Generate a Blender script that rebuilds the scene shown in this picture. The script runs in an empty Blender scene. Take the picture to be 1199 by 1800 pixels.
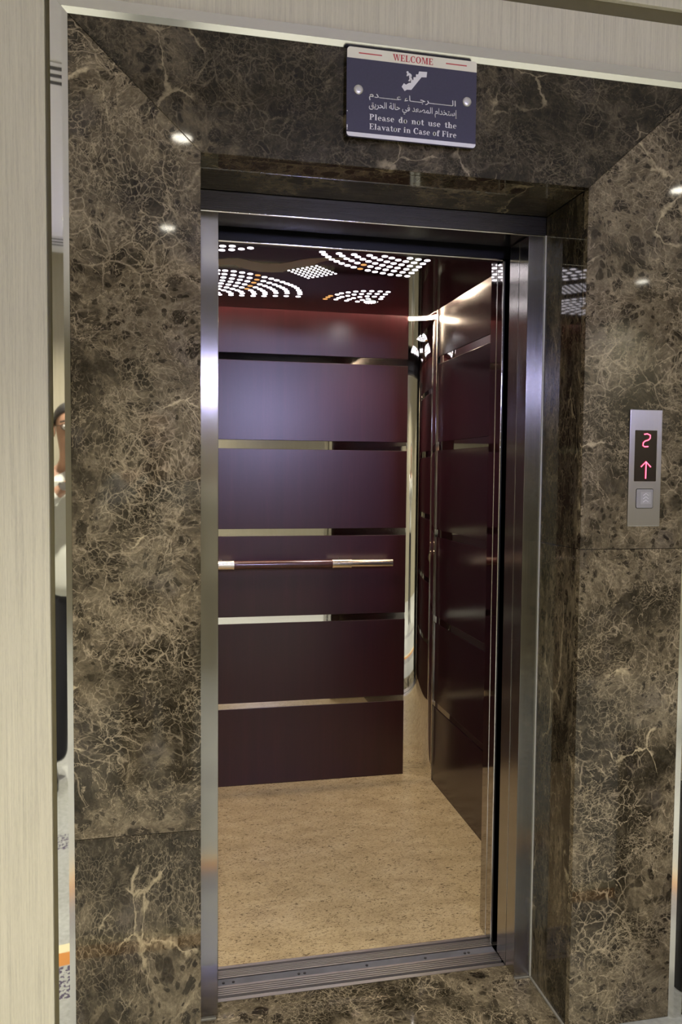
import bpy, bmesh, math, random
from mathutils import Vector, Matrix, Quaternion
random.seed(7)
SC = bpy.context.scene
COL = SC.collection
PI = math.pi

# ------------------------------------------------------------------ camera
YAW, PITCH, ROLL, FPX = 0.2054, 0.0504, 0.0088, 1359.4
CAM = Vector((-0.0959, -2.002, 1.445))
fw = Vector((math.sin(YAW)*math.cos(PITCH), math.cos(YAW)*math.cos(PITCH), -math.sin(PITCH)))
rt = Vector((math.cos(YAW), -math.sin(YAW), 0)); up = rt.cross(fw)
r2 = rt*math.cos(ROLL) + up*math.sin(ROLL); u2 = -rt*math.sin(ROLL) + up*math.cos(ROLL)
cd = bpy.data.cameras.new('camera'); cam = bpy.data.objects.new('viewpoint', cd); COL.objects.link(cam)
cam.matrix_world = Matrix(((r2.x, u2.x, -fw.x, CAM.x), (r2.y, u2.y, -fw.y, CAM.y), (r2.z, u2.z, -fw.z, CAM.z), (0, 0, 0, 1)))
cd.sensor_fit = 'VERTICAL'; cd.sensor_height = 36.0; cd.lens = FPX/1800*36.0
cd.clip_start = 0.02; cd.clip_end = 60
SC.camera = cam

# ------------------------------------------------------------------ world, exposure
w = bpy.data.worlds.new('world'); SC.world = w; w.use_nodes = True
w.node_tree.nodes['Background'].inputs[0].default_value = (0.0, 0.0, 0.0, 1)
w.node_tree.nodes['Background'].inputs[1].default_value = 0.0
SC.view_settings.view_transform = 'Standard'; SC.view_settings.look = 'None'
SC.view_settings.gamma = 1.0; SC.view_settings.use_curve_mapping = False
SC.view_settings.exposure = 0.0
try:
    SC.cycles.use_denoising = True
    SC.cycles.max_bounces = 10; SC.cycles.glossy_bounces = 8; SC.cycles.diffuse_bounces = 5
    SC.cycles.caustics_reflective = True; SC.cycles.blur_glossy = 0.4
    SC.cycles.sample_clamp_indirect = 6.0
except Exception: pass

# light levels (each lamp itself is built further down, in its fixture)
DOWN_W, DOWN_COL = 305.0, (1.0, 0.945, 0.80)      # corridor downlights
BLUE_STRENGTH, BLUE_COL = 85.0, (0.58, 0.57, 1.0)
FLOOD_W = 125.0                                  # added narrow spot at that light, aimed into the car  # bluish wall light behind the photographer
HOLE_STRENGTH = 5.0                              # perforations of the car ceiling
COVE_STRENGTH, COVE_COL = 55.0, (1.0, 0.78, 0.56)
SPOT_W = 26.0                                     # spot of the car ceiling

# ------------------------------------------------------------------ materials
def mat(name):
    m = bpy.data.materials.new(name); m.use_nodes = True
    nt = m.node_tree; b = nt.nodes['Principled BSDF']
    return m, nt, b
def N(nt, t, **kw):
    n = nt.nodes.new(t)
    for k, v in kw.items():
        if k.startswith('i_'):
            n.inputs[int(k[2:])].default_value = v
        else: setattr(n, k, v)
    return n
def L(nt, a, b): nt.links.new(a, b)
def plain(name, col, rough=0.5, metal=0.0, spec=0.5, noise=0.0, scale=40):
    m, nt, b = mat(name)
    b.inputs['Roughness'].default_value = rough; b.inputs['Metallic'].default_value = metal
    b.inputs['Specular IOR Level'].default_value = spec
    b.inputs['Base Color'].default_value = (*col, 1)
    if noise:
        tc = N(nt, 'ShaderNodeTexCoord'); n = N(nt, 'ShaderNodeTexNoise'); n.inputs['Scale'].default_value = scale; n.inputs['Detail'].default_value = 4
        L(nt, tc.outputs['Object'], n.inputs['Vector'])
        r = N(nt, 'ShaderNodeMix', data_type='RGBA')
        r.inputs[6].default_value = (*[c*(1-noise) for c in col], 1); r.inputs[7].default_value = (*[min(1, c*(1+noise)) for c in col], 1)
        L(nt, n.outputs['Fac'], r.inputs[0]); L(nt, r.outputs[2], b.inputs['Base Color'])
    return m
def emit(name, col, strength):
    m, nt, b = mat(name)
    b.inputs['Base Color'].default_value = (0.02, 0.02, 0.02, 1)
    b.inputs['Emission Color'].default_value = (*col, 1); b.inputs['Emission Strength'].default_value = strength
    return m
def ramp(nt, src, stops, interp='LINEAR'):
    r = N(nt, 'ShaderNodeValToRGB'); r.color_ramp.interpolation = interp
    e = r.color_ramp.elements
    while len(e) < len(stops): e.new(0.5)
    for el, (p, c) in zip(e, stops):
        el.position = p; el.color = (*c, 1) if len(c) == 3 else c
    L(nt, src, r.inputs[0]); return r
def math_n(nt, op, a, b=None, clamp=False):
    n = N(nt, 'ShaderNodeMath', operation=op, use_clamp=clamp)
    for i, x in enumerate((a, b)):
        if x is None: continue
        if isinstance(x, (int, float)): n.inputs[i].default_value = x
        else: L(nt, x, n.inputs[i])
    return n.outputs[0]
def mixc(nt, fac, a, b, blend='MIX'):
    n = N(nt, 'ShaderNodeMix', data_type='RGBA', blend_type=blend)
    for i, x in ((0, fac), (6, a), (7, b)):
        if isinstance(x, (int, float)): n.inputs[i].default_value = x
        elif isinstance(x, tuple): n.inputs[i].default_value = (*x, 1)
        else: L(nt, x, n.inputs[i])
    return n.outputs[2]

def marble(name, off=(0, 0, 0), gain=1.0, vein=1.0, stretch=(1, 1, 1), tan=0.0):
    """dark olive brown brecciated marble: dark pebbles in tan ground, plain dark fields, thin pale veins; polished"""
    m, nt, b = mat(name)
    tc = N(nt, 'ShaderNodeTexCoord'); mp = N(nt, 'ShaderNodeMapping')
    mp.inputs['Location'].default_value = off; mp.inputs['Scale'].default_value = stretch
    L(nt, tc.outputs['Object'], mp.inputs['Vector']); p = mp.outputs['Vector']
    def noise(scale, detail=6, rough=0.6, vec=p):
        n = N(nt, 'ShaderNodeTexNoise'); n.inputs['Scale'].default_value = scale; n.inputs['Detail'].default_value = detail
        n.inputs['Roughness'].default_value = rough; L(nt, vec, n.inputs['Vector']); return n
    def warp(vec, scale, amt, detail=3):
        n = noise(scale, detail, 0.55, vec)
        s = N(nt, 'ShaderNodeVectorMath', operation='SUBTRACT'); L(nt, n.outputs['Color'], s.inputs[0]); s.inputs[1].default_value = (.5, .5, .5)
        k = N(nt, 'ShaderNodeVectorMath', operation='SCALE'); L(nt, s.outputs[0], k.inputs[0]); k.inputs['Scale'].default_value = amt
        a = N(nt, 'ShaderNodeVectorMath', operation='ADD'); L(nt, vec, a.inputs[0]); L(nt, k.outputs[0], a.inputs[1]); return a.outputs[0]
    pw = warp(warp(p, 3.2, 0.13), 13.0, 0.035)
    pw2 = warp(pw, 40.0, 0.014)
    pw3 = warp(pw2, 120.0, 0.006)
    def smooth(d, lo, hi, a=0.0, bb=1.0):
        r = N(nt, 'ShaderNodeMapRange', interpolation_type='SMOOTHSTEP')
        for i, x in ((0, d), (1, lo), (2, hi)):
            if isinstance(x, (int, float)): r.inputs[i].default_value = x
            else: L(nt, x, r.inputs[i])
        r.inputs[3].default_value = a; r.inputs[4].default_value = bb; return r.outputs[0]
    def mul(*xs):
        o = xs[0]
        for x in xs[1:]: o = math_n(nt, 'MULTIPLY', o, x)
        return o
    def dte(vec, scale):
        v = N(nt, 'ShaderNodeTexVoronoi', feature='DISTANCE_TO_EDGE'); v.inputs['Scale'].default_value = scale; L(nt, vec, v.inputs['Vector']); return v.outputs['Distance']
    def pebbles(vec, scale, keep, rmin=.16, rmax=.52):
        v = N(nt, 'ShaderNodeTexVoronoi', feature='F1'); v.inputs['Scale'].default_value = scale; L(nt, vec, v.inputs['Vector'])
        s = N(nt, 'ShaderNodeSeparateColor'); L(nt, v.outputs['Color'], s.inputs[0])
        rad = smooth(s.outputs[1], 0, 1, rmin, rmax)
        ins = smooth(math_n(nt, 'SUBTRACT', v.outputs['Distance'], rad), -.09, .05, 1.0, 0.0)
        return mul(ins, math_n(nt, 'GREATER_THAN', s.outputs[0], 1-keep)), s.outputs[2]
    big = noise(3.0, 4, .55, warp(p, 2.0, .2)).outputs['Fac']
    ground = smooth(math_n(nt, 'ADD', big, tan), .46, .57)              # 1: tan pebbly ground, 0: plain dark field
    mid = noise(21, 12, 0.74, pw).outputs['Fac']; fine = noise(150, 8, 0.75, pw2).outputs['Fac']; cl = noise(6.5, 6, .6, pw).outputs['Fac']
    g = lambda c: tuple(x*gain for x in c)
    dark = ramp(nt, mid, [(.30, g((.012, .009, .006))), (.50, g((.038, .031, .019))), (.70, g((.110, .091, .058)))]).outputs[0]
    lite = ramp(nt, mid, [(.28, g((.040, .032, .020))), (.48, g((.140, .114, .072))), (.68, g((.285, .235, .152)))]).outputs[0]
    c = mixc(nt, mul(ground, .9), dark, lite)
    # grey violet clouds
    c = mixc(nt, mul(smooth(noise(9, 4, .5, pw).outputs['Fac'], .56, .72), .35), c, g((.120, .104, .092)))
    # pebbles, three sizes, with their own rims
    for vec, sc, keep, st in ((pw, 13, .36, .74), (pw2, 27, .50, .86), (pw3, 60, .52, .84)):
        q, tone = pebbles(vec, sc, keep)
        stg = math_n(nt, 'ADD', mul(ground, st*.65), st*.35)
        c = mixc(nt, mul(q, stg), c, mixc(nt, tone, g((.011, .008, .006)), g((.040, .033, .020))))
    # tangled filaments: ridges of warped noise
    def ridge(scale, vec, width, lo, hi, msc):
        n = noise(scale, 4, .55, vec).outputs['Fac']
        return mul(smooth(math_n(nt, 'ABSOLUTE', math_n(nt, 'SUBTRACT', n, .5)), 0, width, 1, 0), smooth(noise(msc, 3, .55, pw).outputs['Fac'], lo, hi))
    fil = g((.42, .345, .225))
    c = mixc(nt, mul(ridge(46, pw2, .022, .40, .60, 8.0), .55*vein), c, fil)
    c = mixc(nt, mul(ridge(22, pw2, .016, .42, .60, 5.0), .60*vein), c, fil)
    c = mixc(nt, mul(ridge(9, pw2, .009, .45, .62, 3.5), .70*vein), c, g((.44, .36, .24)))
    # thin vein nets
    v1 = mul(smooth(dte(pw, 11), 0, .030, 1, 0), smooth(noise(5.0, 4).outputs['Fac'], .50, .66))
    v2 = mul(smooth(dte(pw2, 24), 0, .050, 1, 0), smooth(noise(7.0, 4, .6, pw).outputs['Fac'], .47, .64))
    v3 = mul(smooth(dte(pw3, 62), 0, .085, 1, 0), smooth(cl, .44, .62))
    vc = g((.52, .43, .285))
    c = mixc(nt, mul(v3, .42*vein), c, vc); c = mixc(nt, mul(v2, .55*vein), c, vc); c = mixc(nt, mul(v1, .65*vein), c, g((.40, .33, .22)))
    # rare pale calcite flashes with ragged width
    pl = mul(smooth(dte(pw2, 7), 0, math_n(nt, 'ADD', mul(smooth(noise(28, 3).outputs['Fac'], .45, .7), .095), .012), 1, 0), smooth(noise(4.2, 2, .5, warp(p, 8, .1)).outputs['Fac'], .59, .64))
    c = mixc(nt, mul(pl, .9*vein), c, (.56, .47, .30))
    # fine grain
    c = mixc(nt, .55, c, ramp(nt, fine, [(.32, (.18, .18, .18)), (.5, (.5, .5, .5)), (.68, (.84, .83, .80))]).outputs[0], 'OVERLAY')
    L(nt, c, b.inputs['Base Color'])
    b.inputs['Roughness'].default_value = 0.045; b.inputs['Specular IOR Level'].default_value = 0.34
    return m

def brushed(name, col=(.62, .61, .60), rough=.28, aniso=.85, axis='Z', grain=.05, tangent=(1, 0, 0)):
    """stainless steel brushed along AXIS; light smears along TANGENT, across the grain"""
    m, nt, b = mat(name)
    b.inputs['Metallic'].default_value = 1.0; b.inputs['Anisotropic'].default_value = aniso
    t = N(nt, 'ShaderNodeCombineXYZ')
    for i in range(3): t.inputs[i].default_value = tangent[i]
    L(nt, t.outputs[0], b.inputs['Tangent'])
    tc = N(nt, 'ShaderNodeTexCoord'); mp = N(nt, 'ShaderNodeMapping')
    mp.inputs['Scale'].default_value = (900, 900, 3) if axis == 'Z' else ((3, 900, 900) if axis == 'X' else (900, 3, 900))
    L(nt, tc.outputs['Object'], mp.inputs['Vector'])
    n = N(nt, 'ShaderNodeTexNoise'); n.inputs['Scale'].default_value = 1; n.inputs['Detail'].default_value = 3; L(nt, mp.outputs['Vector'], n.inputs['Vector'])
    r = N(nt, 'ShaderNodeMapRange'); r.inputs[3].default_value = max(.02, rough-grain); r.inputs[4].default_value = rough+grain; L(nt, n.outputs['Fac'], r.inputs[0]); L(nt, r.outputs[0], b.inputs['Roughness'])
    L(nt, mixc(nt, n.outputs['Fac'], tuple(c*.86 for c in col), col), b.inputs['Base Color'])
    return m
def mirror(name, col=(.80, .79, .76), rough=.03):
    return plain(name, col, rough, 1.0)

def wallpaper(name, col=(.66, .63, .495)):
    m, nt, b = mat(name)
    tc = N(nt, 'ShaderNodeTexCoord')
    def st(scale, sx, sz):
        mp = N(nt, 'ShaderNodeMapping'); mp.inputs['Scale'].default_value = (sx, sx, sz); L(nt, tc.outputs['Object'], mp.inputs['Vector'])
        n = N(nt, 'ShaderNodeTexNoise'); n.inputs['Scale'].default_value = scale; n.inputs['Detail'].default_value = 5; n.inputs['Roughness'].default_value = .7
        L(nt, mp.outputs['Vector'], n.inputs['Vector']); return n.outputs['Fac']
    a = st(1, 300, 5); c2 = st(1, 70, 2.0); d = st(1, 700, 60)
    f = math_n(nt, 'ADD', math_n(nt, 'MULTIPLY', a, .45), math_n(nt, 'ADD', math_n(nt, 'MULTIPLY', c2, .3), math_n(nt, 'MULTIPLY', d, .25)))
    r = ramp(nt, f, [(.36, tuple(x*.78 for x in col)), (.5, col), (.64, tuple(min(1, x*1.13) for x in col))])
    L(nt, r.outputs[0], b.inputs['Base Color'])
    b.inputs['Roughness'].default_value = .55; b.inputs['Specular IOR Level'].default_value = .3
    bp = N(nt, 'ShaderNodeBump'); bp.inputs['Strength'].default_value = .12; bp.inputs['Distance'].default_value = .001
    L(nt, f, bp.inputs['Height']); L(nt, bp.outputs[0], b.inputs['Normal'])
    return m

def veneer(name, col=(.040, .0056, .0090), rough=.31):
    m, nt, b = mat(name)
    tc = N(nt, 'ShaderNodeTexCoord')
    def st(sx, sz, det=5):
        mp = N(nt, 'ShaderNodeMapping'); mp.inputs['Scale'].default_value = (sx, sx, sz); L(nt, tc.outputs['Object'], mp.inputs['Vector'])
        n = N(nt, 'ShaderNodeTexNoise'); n.inputs['Scale'].default_value = 1; n.inputs['Detail'].default_value = det; n.inputs['Roughness'].default_value = .65
        L(nt, mp.outputs['Vector'], n.inputs['Vector']); return n.outputs['Fac']
    f = math_n(nt, 'ADD', math_n(nt, 'MULTIPLY', st(26, .9), .6), math_n(nt, 'MULTIPLY', st(240, 9), .4))
    r = ramp(nt, f, [(.30, tuple(x*.74 for x in col)), (.52, col), (.70, tuple(x*1.35 for x in col))])
    L(nt, r.outputs[0], b.inputs['Base Color'])
    b.inputs['Roughness'].default_value = rough; b.inputs['Specular IOR Level'].default_value = .75
    return m

def marmoleum(name):
    m, nt, b = mat(name)
    tc = N(nt, 'ShaderNodeTexCoord')
    mp = N(nt, 'ShaderNodeMapping'); mp.inputs['Scale'].default_value = (1, 1.9, 1); mp.inputs['Rotation'].default_value = (0, 0, -.35); L(nt, tc.outputs['Object'], mp.inputs['Vector'])
    def noise(s, d=6, ro=.65, vec=mp.outputs['Vector'], dist=0):
        n = N(nt, 'ShaderNodeTexNoise'); n.inputs['Scale'].default_value = s; n.inputs['Detail'].default_value = d; n.inputs['Roughness'].default_value = ro; n.inputs['Distortion'].default_value = dist
        L(nt, vec, n.inputs['Vector']); return n.outputs['Fac']
    c = ramp(nt, noise(7, 8), [(.3, (.42, .315, .170)), (.5, (.53, .405, .225)), (.7, (.60, .475, .28))]).outputs[0]
    fl = ramp(nt, noise(62, 3, .5, dist=1.6), [(.60, (0, 0, 0)), (.64, (1, 1, 1))]).outputs[0]
    c = mixc(nt, math_n(nt, 'MULTIPLY', fl, .9), c, (.13, .09, .045))
    fl2 = ramp(nt, noise(110, 3, .5, dist=1.0), [(.55, (0, 0, 0)), (.60, (1, 1, 1))]).outputs[0]
    c = mixc(nt, math_n(nt, 'MULTIPLY', fl2, .55), c, (.22, .16, .09))
    st = ramp(nt, noise(3.1, 2, .4, dist=.4), [(.72, (0, 0, 0)), (.76, (1, 1, 1))]).outputs[0]
    c = mixc(nt, math_n(nt, 'MULTIPLY', st, .35), c, (.17, .125, .07))
    L(nt, c, b.inputs['Base Color']); b.inputs['Roughness'].default_value = .26; b.inputs['Specular IOR Level'].default_value = .4
    return m

def lobby_floor(name):
    """pale grey stone floor with cream and orange border bands and dark mosaic motifs"""
    m, nt, b = mat(name)
    tc = N(nt, 'ShaderNodeTexCoord'); sp = N(nt, 'ShaderNodeSeparateXYZ'); L(nt, tc.outputs['Object'], sp.inputs[0])
    d = math_n(nt, 'SUBTRACT', math_n(nt, 'MULTIPLY', sp.outputs[1], -1), .225)     # distance from the lift wall
    n = N(nt, 'ShaderNodeTexNoise'); n.inputs['Scale'].default_value = 60; n.inputs['Detail'].default_value = 8; L(nt, tc.outputs['Object'], n.inputs['Vector'])
    c = ramp(nt, n.outputs['Fac'], [(.3, (.31, .32, .305)), (.7, (.42, .43, .41))]).outputs[0]
    v = N(nt, 'ShaderNodeTexNoise'); v.inputs['Scale'].default_value = 75; v.inputs['Detail'].default_value = 2; L(nt, tc.outputs['Object'], v.inputs['Vector'])
    spots = ramp(nt, v.outputs['Fac'], [(.50, (0, 0, 0)), (.55, (1, 1, 1))]).outputs[0]
    def band(lo, hi): return math_n(nt, 'MULTIPLY', math_n(nt, 'GREATER_THAN', d, lo), math_n(nt, 'LESS_THAN', d, hi))
    c = mixc(nt, math_n(nt, 'MULTIPLY', spots, math_n(nt, 'ADD', band(.40, .548), band(1.29, 1.42))), c, (.07, .055, .10))
    c = mixc(nt, band(.552, .617), c, (.52, .22, .055))
    c = mixc(nt, band(.617, .66), c, (.68, .62, .40))
    L(nt, c, b.inputs['Base Color']); b.inputs['Roughness'].default_value = .22
    return m

M = {}
M['mL1'] = marble('marble_left', (0, 0, 0), 1.0, 1.0)
M['mL2'] = marble('marble_left_base', (3.1, 1.7, 5.0), 1.0, .7, (1.3, 1, .8))
M['mT'] = marble('marble_lintel', (8.3, 2.2, 1.1), .62, .45, (1, 1, 1), -.06)  # low gain puts the light falloff on the lintel into its colour
M['mR1'] = marble('marble_right', (12.7, 4.2, 3.6), 1.0, .9, (1, 1, 1), .06)
M['mR2'] = marble('marble_right_base', (17.9, 6.2, 2.2), 1.0, 1.0, (1, 1, 1), .03)
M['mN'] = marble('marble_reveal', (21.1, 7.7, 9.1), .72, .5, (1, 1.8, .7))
M['mS'] = marble('marble_soffit', (25.1, 3.7, 4.1), .55, .35)  # low gain puts the shade of the underside into its colour
M['mF'] = marble('marble_threshold', (29.4, 9.9, 2.0), .92, 1.0)
M['paper'] = wallpaper('striated_wallpaper')
M['groove'] = plain('olive_groove_paint', (.145, .125, .062), .45, noise=.15, scale=30)
M['plaster'] = plain('white_ceiling_paint', (.72, .72, .74), .7, noise=.03)
M['masonry'] = plain('shaft_concrete', (.06, .06, .06), .9, noise=.3, scale=9)
M['steel'] = brushed('brushed_steel_jamb', (.45, .44, .415), .20, aniso=.95)
M['steelX'] = brushed('brushed_steel_header', (.16, .152, .130), .28, axis='X', tangent=(1, 0, 0), aniso=.3)
M['steelD'] = brushed('brushed_steel_reveal', (.46, .445, .42), .22, tangent=(0, 1, 0))
M['mirror'] = mirror('mirror_steel')
M['mirrord'] = mirror('dim_reflection_steel', (.34, .33, .33), .05)  # darkened mirror for the right strips, their dark reflections put into the colour
M['trim'] = mirror('polished_trim_steel', (.83, .82, .79), .025)
M['trimb'] = plain('satin_trim_bevel', (.84, .83, .79), .14, 1.0)
M['door'] = mirror('polished_door_steel', (.42, .40, .38), .06)
M['dooredge'] = plain('polished_door_lip', (.86, .86, .86), .12, 1.0)
M['black'] = plain('black_painted_steel', (.010, .010, .012), .25)
M['rubber'] = plain('black_rubber', (.008, .008, .009), .5)
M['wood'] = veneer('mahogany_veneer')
M['woodR'] = veneer('mahogany_veneer_side', (.020, .0042, .0078), .20)  # darker copy of the veneer, shade of the right wall put into the colour
M['ceil'] = plain('dark_red_lacquer', (.021, .008, .008), .07, 0.0, .9)
M['inlay'] = plain('polished_bronze_inlay', (.85, .82, .52), .30, 1.0)
M['floor_car'] = marmoleum('tan_marmoleum')
M['alu'] = brushed('ribbed_aluminium', (.74, .69, .66), .34, axis='X', tangent=(0, 1, 0), aniso=.3)
M['alud'] = plain('dull_aluminium', (.15, .15, .17), .45, .3, noise=.35, scale=25)
M['brass'] = plain('satin_nickel_sleeve', (.80, .72, .58), .20, 1.0)
M['grip'] = veneer('varnished_wood_grip', (.090, .024, .016), .18)
M['floor'] = lobby_floor('lobby_stone_floor')
M['caulk'] = plain('pale_silicone', (.52, .52, .46), .5)
M['grout'] = plain('grey_grout', (.22, .21, .18), .7, noise=.3, scale=90)

# ------------------------------------------------------------------ mesh helpers
class MB:
    def __init__(s): s.v = []; s.f = []; s.sm = []
    def add(s, vs, fs, smooth=False):
        o = len(s.v); s.v += [tuple(v) for v in vs]; s.f += [tuple(i+o for i in f) for f in fs]; s.sm += [smooth]*len(fs); return s
    def box(s, x0, x1, y0, y1, z0, z1):
        vs = [(x, y, z) for z in (z0, z1) for y in (y0, y1) for x in (x0, x1)]
        return s.add(vs, [(0, 2, 3, 1), (4, 5, 7, 6), (0, 1, 5, 4), (2, 6, 7, 3), (0, 4, 6, 2), (1, 3, 7, 5)])
    def prism(s, poly, a0, a1, plane='XZ', smooth=False):
        """extrude a polygon given in PLANE along the third axis"""
        def P(p, t): return {'XZ': (p[0], t, p[1]), 'XY': (p[0], p[1], t), 'YZ': (t, p[0], p[1])}[plane]
        n = len(poly)
        s.add([P(p, a0) for p in poly] + [P(p, a1) for p in poly], [tuple(range(n)), tuple(range(2*n-1, n-1, -1))])
        o = len(s.v)-2*n
        s.f += [(o+i, o+n+i, o+n+(i+1) % n, o+(i+1) % n) for i in range(n)]; s.sm += [smooth]*n
        return s
    def tube(s, pts, r, n=16, cap=True):
        pts = [Vector(p) for p in pts]; rs = r if isinstance(r, (list, tuple)) else [r]*len(pts)
        rings = []
        d0 = (pts[1]-pts[0]).normalized(); a = d0.orthogonal().normalized()
        for i, p in enumerate(pts):
            d = ((pts[min(i+1, len(pts)-1)]-pts[max(i-1, 0)])).normalized()
            a = (a - d*a.dot(d)).normalized(); bb = d.cross(a)
            rings.append([p + a*math.cos(2*PI*k/n)*rs[i] + bb*math.sin(2*PI*k/n)*rs[i] for k in range(n)])
        vs = [v for ri in rings for v in ri]; fs = []
        for i in range(len(pts)-1):
            for k in range(n): fs.append((i*n+k, i*n+(k+1) % n, (i+1)*n+(k+1) % n, (i+1)*n+k))
        s.add(vs, fs, True)
        if cap:
            s.add(rings[0], [tuple(range(n-1, -1, -1))]); s.add(rings[-1], [tuple(range(n))])
        return s
    def cyl(s, c, ax, r, h, n=24, r2=None):
        c = Vector(c); ax = Vector(ax)
        return s.tube([c, c+ax*h], [r, r if r2 is None else r2], n)
    def ball(s, c, r, n=16, sc=(1, 1, 1)):
        vs, fs = [], []; m = n//2
        for i in range(m+1):
            t = PI*i/m
            for k in range(n): vs.append((c[0]+r*sc[0]*math.sin(t)*math.cos(2*PI*k/n), c[1]+r*sc[1]*math.sin(t)*math.sin(2*PI*k/n), c[2]+r*sc[2]*math.cos(t)))
        for i in range(m):
            for k in range(n): fs.append((i*n+k, (i+1)*n+k, (i+1)*n+(k+1) % n, i*n+(k+1) % n))
        return s.add(vs, fs, True)
    def build(s, name, m, parent=None, bevel=0, seg=2):
        me = bpy.data.meshes.new(name); me.from_pydata(s.v, [], s.f); me.update()
        bm = bmesh.new(); bm.from_mesh(me); bmesh.ops.remove_doubles(bm, verts=bm.verts, dist=1e-6)
        bmesh.ops.recalc_face_normals(bm, faces=bm.faces); bm.to_mesh(me); bm.free()
        if any(s.sm):
            for p in me.polygons: p.use_smooth = True
            me.set_sharp_from_angle(angle=math.radians(40))
        return link(name, me, m, parent, bevel, seg)
def link(name, me, m, parent=None, bevel=0, seg=2):
    o = bpy.data.objects.new(name, me); COL.objects.link(o)
    if m is not None: me.materials.append(m)
    if parent is not None: o.parent = parent
    if bevel:
        b = o.modifiers.new('bevel', 'BEVEL'); b.width = bevel; b.segments = seg; b.limit_method = 'ANGLE'; b.angle_limit = math.radians(40)
    return o
def box(name, m, x0, x1, y0, y1, z0, z1, parent=None, bevel=0):
    return MB().box(x0, x1, y0, y1, z0, z1).build(name, m, parent, bevel)
def thing(name, label, cat, group=None, loc=None):
    o = bpy.data.objects.new(name, None); COL.objects.link(o); o.empty_display_size = .1
    return tag(o, label, cat, group)
def tag(o, label, cat, group=None):
    o['label'] = label; o['category'] = cat
    if group: o['group'] = group
    return o
def struct(o): o['kind'] = 'structure'; return o
def rounded(x0, x1, z0, z1, r, n=6):
    p = []
    for cx, cz, a in ((x1-r, z0+r, -90), (x1-r, z1-r, 0), (x0+r, z1-r, 90), (x0+r, z0+r, 180)):
        for i in range(n+1):
            t = math.radians(a+90*i/n); p.append((cx+r*math.cos(t), cz+r*math.sin(t)))
    return p

# ================================================================== the setting
ML, MR, XL, XR, MT, NT, HZ = -.3285, 1.1795, -.05, .8905, 2.4147, 2.151, 2.10   # marble field, niche, opening
YF = -.225                                                                     # face of the marble
CEIL = 2.75
struct(box('floor', M['floor'], -3.2, 4.6, -3.45, YF, -.05, 0))
thr = struct(box('floor_threshold', M['mF'], XL, XR, YF, .0595, -.05, 0)); 
struct(box('ceiling', M['plaster'], -3.2, 4.6, -3.45, YF, CEIL, CEIL+.05))
wf = MB()                                                                      # masonry of the lift wall around the opening
wf.box(-3.2, XL-.02, YF+.02, 0, 0, CEIL+.05).box(XR+.02, 4.6, YF+.02, 0, 0, CEIL+.05).box(XL-.02, XR+.02, YF+.02, 0, NT+.02, CEIL+.05)
wall = struct(wf.build('wall_front', M['masonry']))
G = .0006
def slab(poly, m, y0=YF, y1=YF+.02): return MB().prism(poly, y0, y1).build('marble_slab', m, wall, .0012, 2)
SZ, SZR = .6174, 1.2575
slab([(ML, SZ+G), (XL, SZ+G), (XL, NT+G), (ML, MT-G)], M['mL1'])
slab([(ML, 0), (XL, 0), (XL, SZ-G), (ML, SZ-G)], M['mL2'])
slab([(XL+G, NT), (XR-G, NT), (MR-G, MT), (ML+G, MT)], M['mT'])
slab([(XR, SZR+G), (MR, SZR+G), (MR, MT-G), (XR, NT+G)], M['mR1'])
slab([(XR, 0), (MR, 0), (MR, SZR-G), (XR, SZR-G)], M['mR2'])
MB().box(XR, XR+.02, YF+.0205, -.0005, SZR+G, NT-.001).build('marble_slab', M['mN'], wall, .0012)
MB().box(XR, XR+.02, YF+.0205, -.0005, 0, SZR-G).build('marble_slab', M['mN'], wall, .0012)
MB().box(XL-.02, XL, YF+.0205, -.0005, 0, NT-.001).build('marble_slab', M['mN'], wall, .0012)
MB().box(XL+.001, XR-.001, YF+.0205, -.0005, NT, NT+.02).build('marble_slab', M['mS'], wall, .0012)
gj = MB().box(XR-.006, XR, YF+.001, -.002, 0, .0035).box(XR-.05, XR-.006, -.006, -.0005, 0, .003).box(XL, XL+.045, -.006, -.0005, 0, .003)
gj.build('grout_joint', M['grout'], wall)
MB().box(XR-.0035, XR, -.004, -.0005, .003, HZ).build('silicone_joint', M['caulk'], wall)
# striated wallpaper panels with recessed olive grooves between them
TX0, TX1, TZ1 = -.363, 1.2141, 2.449
MB().box(-3.2, -.3745, YF-.004, YF+.02, 0, CEIL).build('wallpaper_panel', M['paper'], wall, .001)
MB().box(-.358, 1.2091, YF-.002, YF+.02, TZ1-.006, 2.567).build('wallpaper_panel', M['paper'], wall, .001)
MB().box(-.358, 4.6, YF-.004, YF+.02, 2.604, CEIL).build('wallpaper_panel', M['paper'], wall, .001)
MB().box(1.226, 4.6, YF-.004, YF+.02, 0, 2.567).build('wallpaper_panel', M['paper'], wall, .001)
MB().box(-.3745, -.358, YF+.008, YF+.02, 0, CEIL).box(-.358, 4.6, YF+.008, YF+.02, 2.567, 2.604).box(1.2091, 1.226, YF+.008, YF+.02, 0, 2.567).build('recessed_groove', M['groove'], wall)
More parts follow.
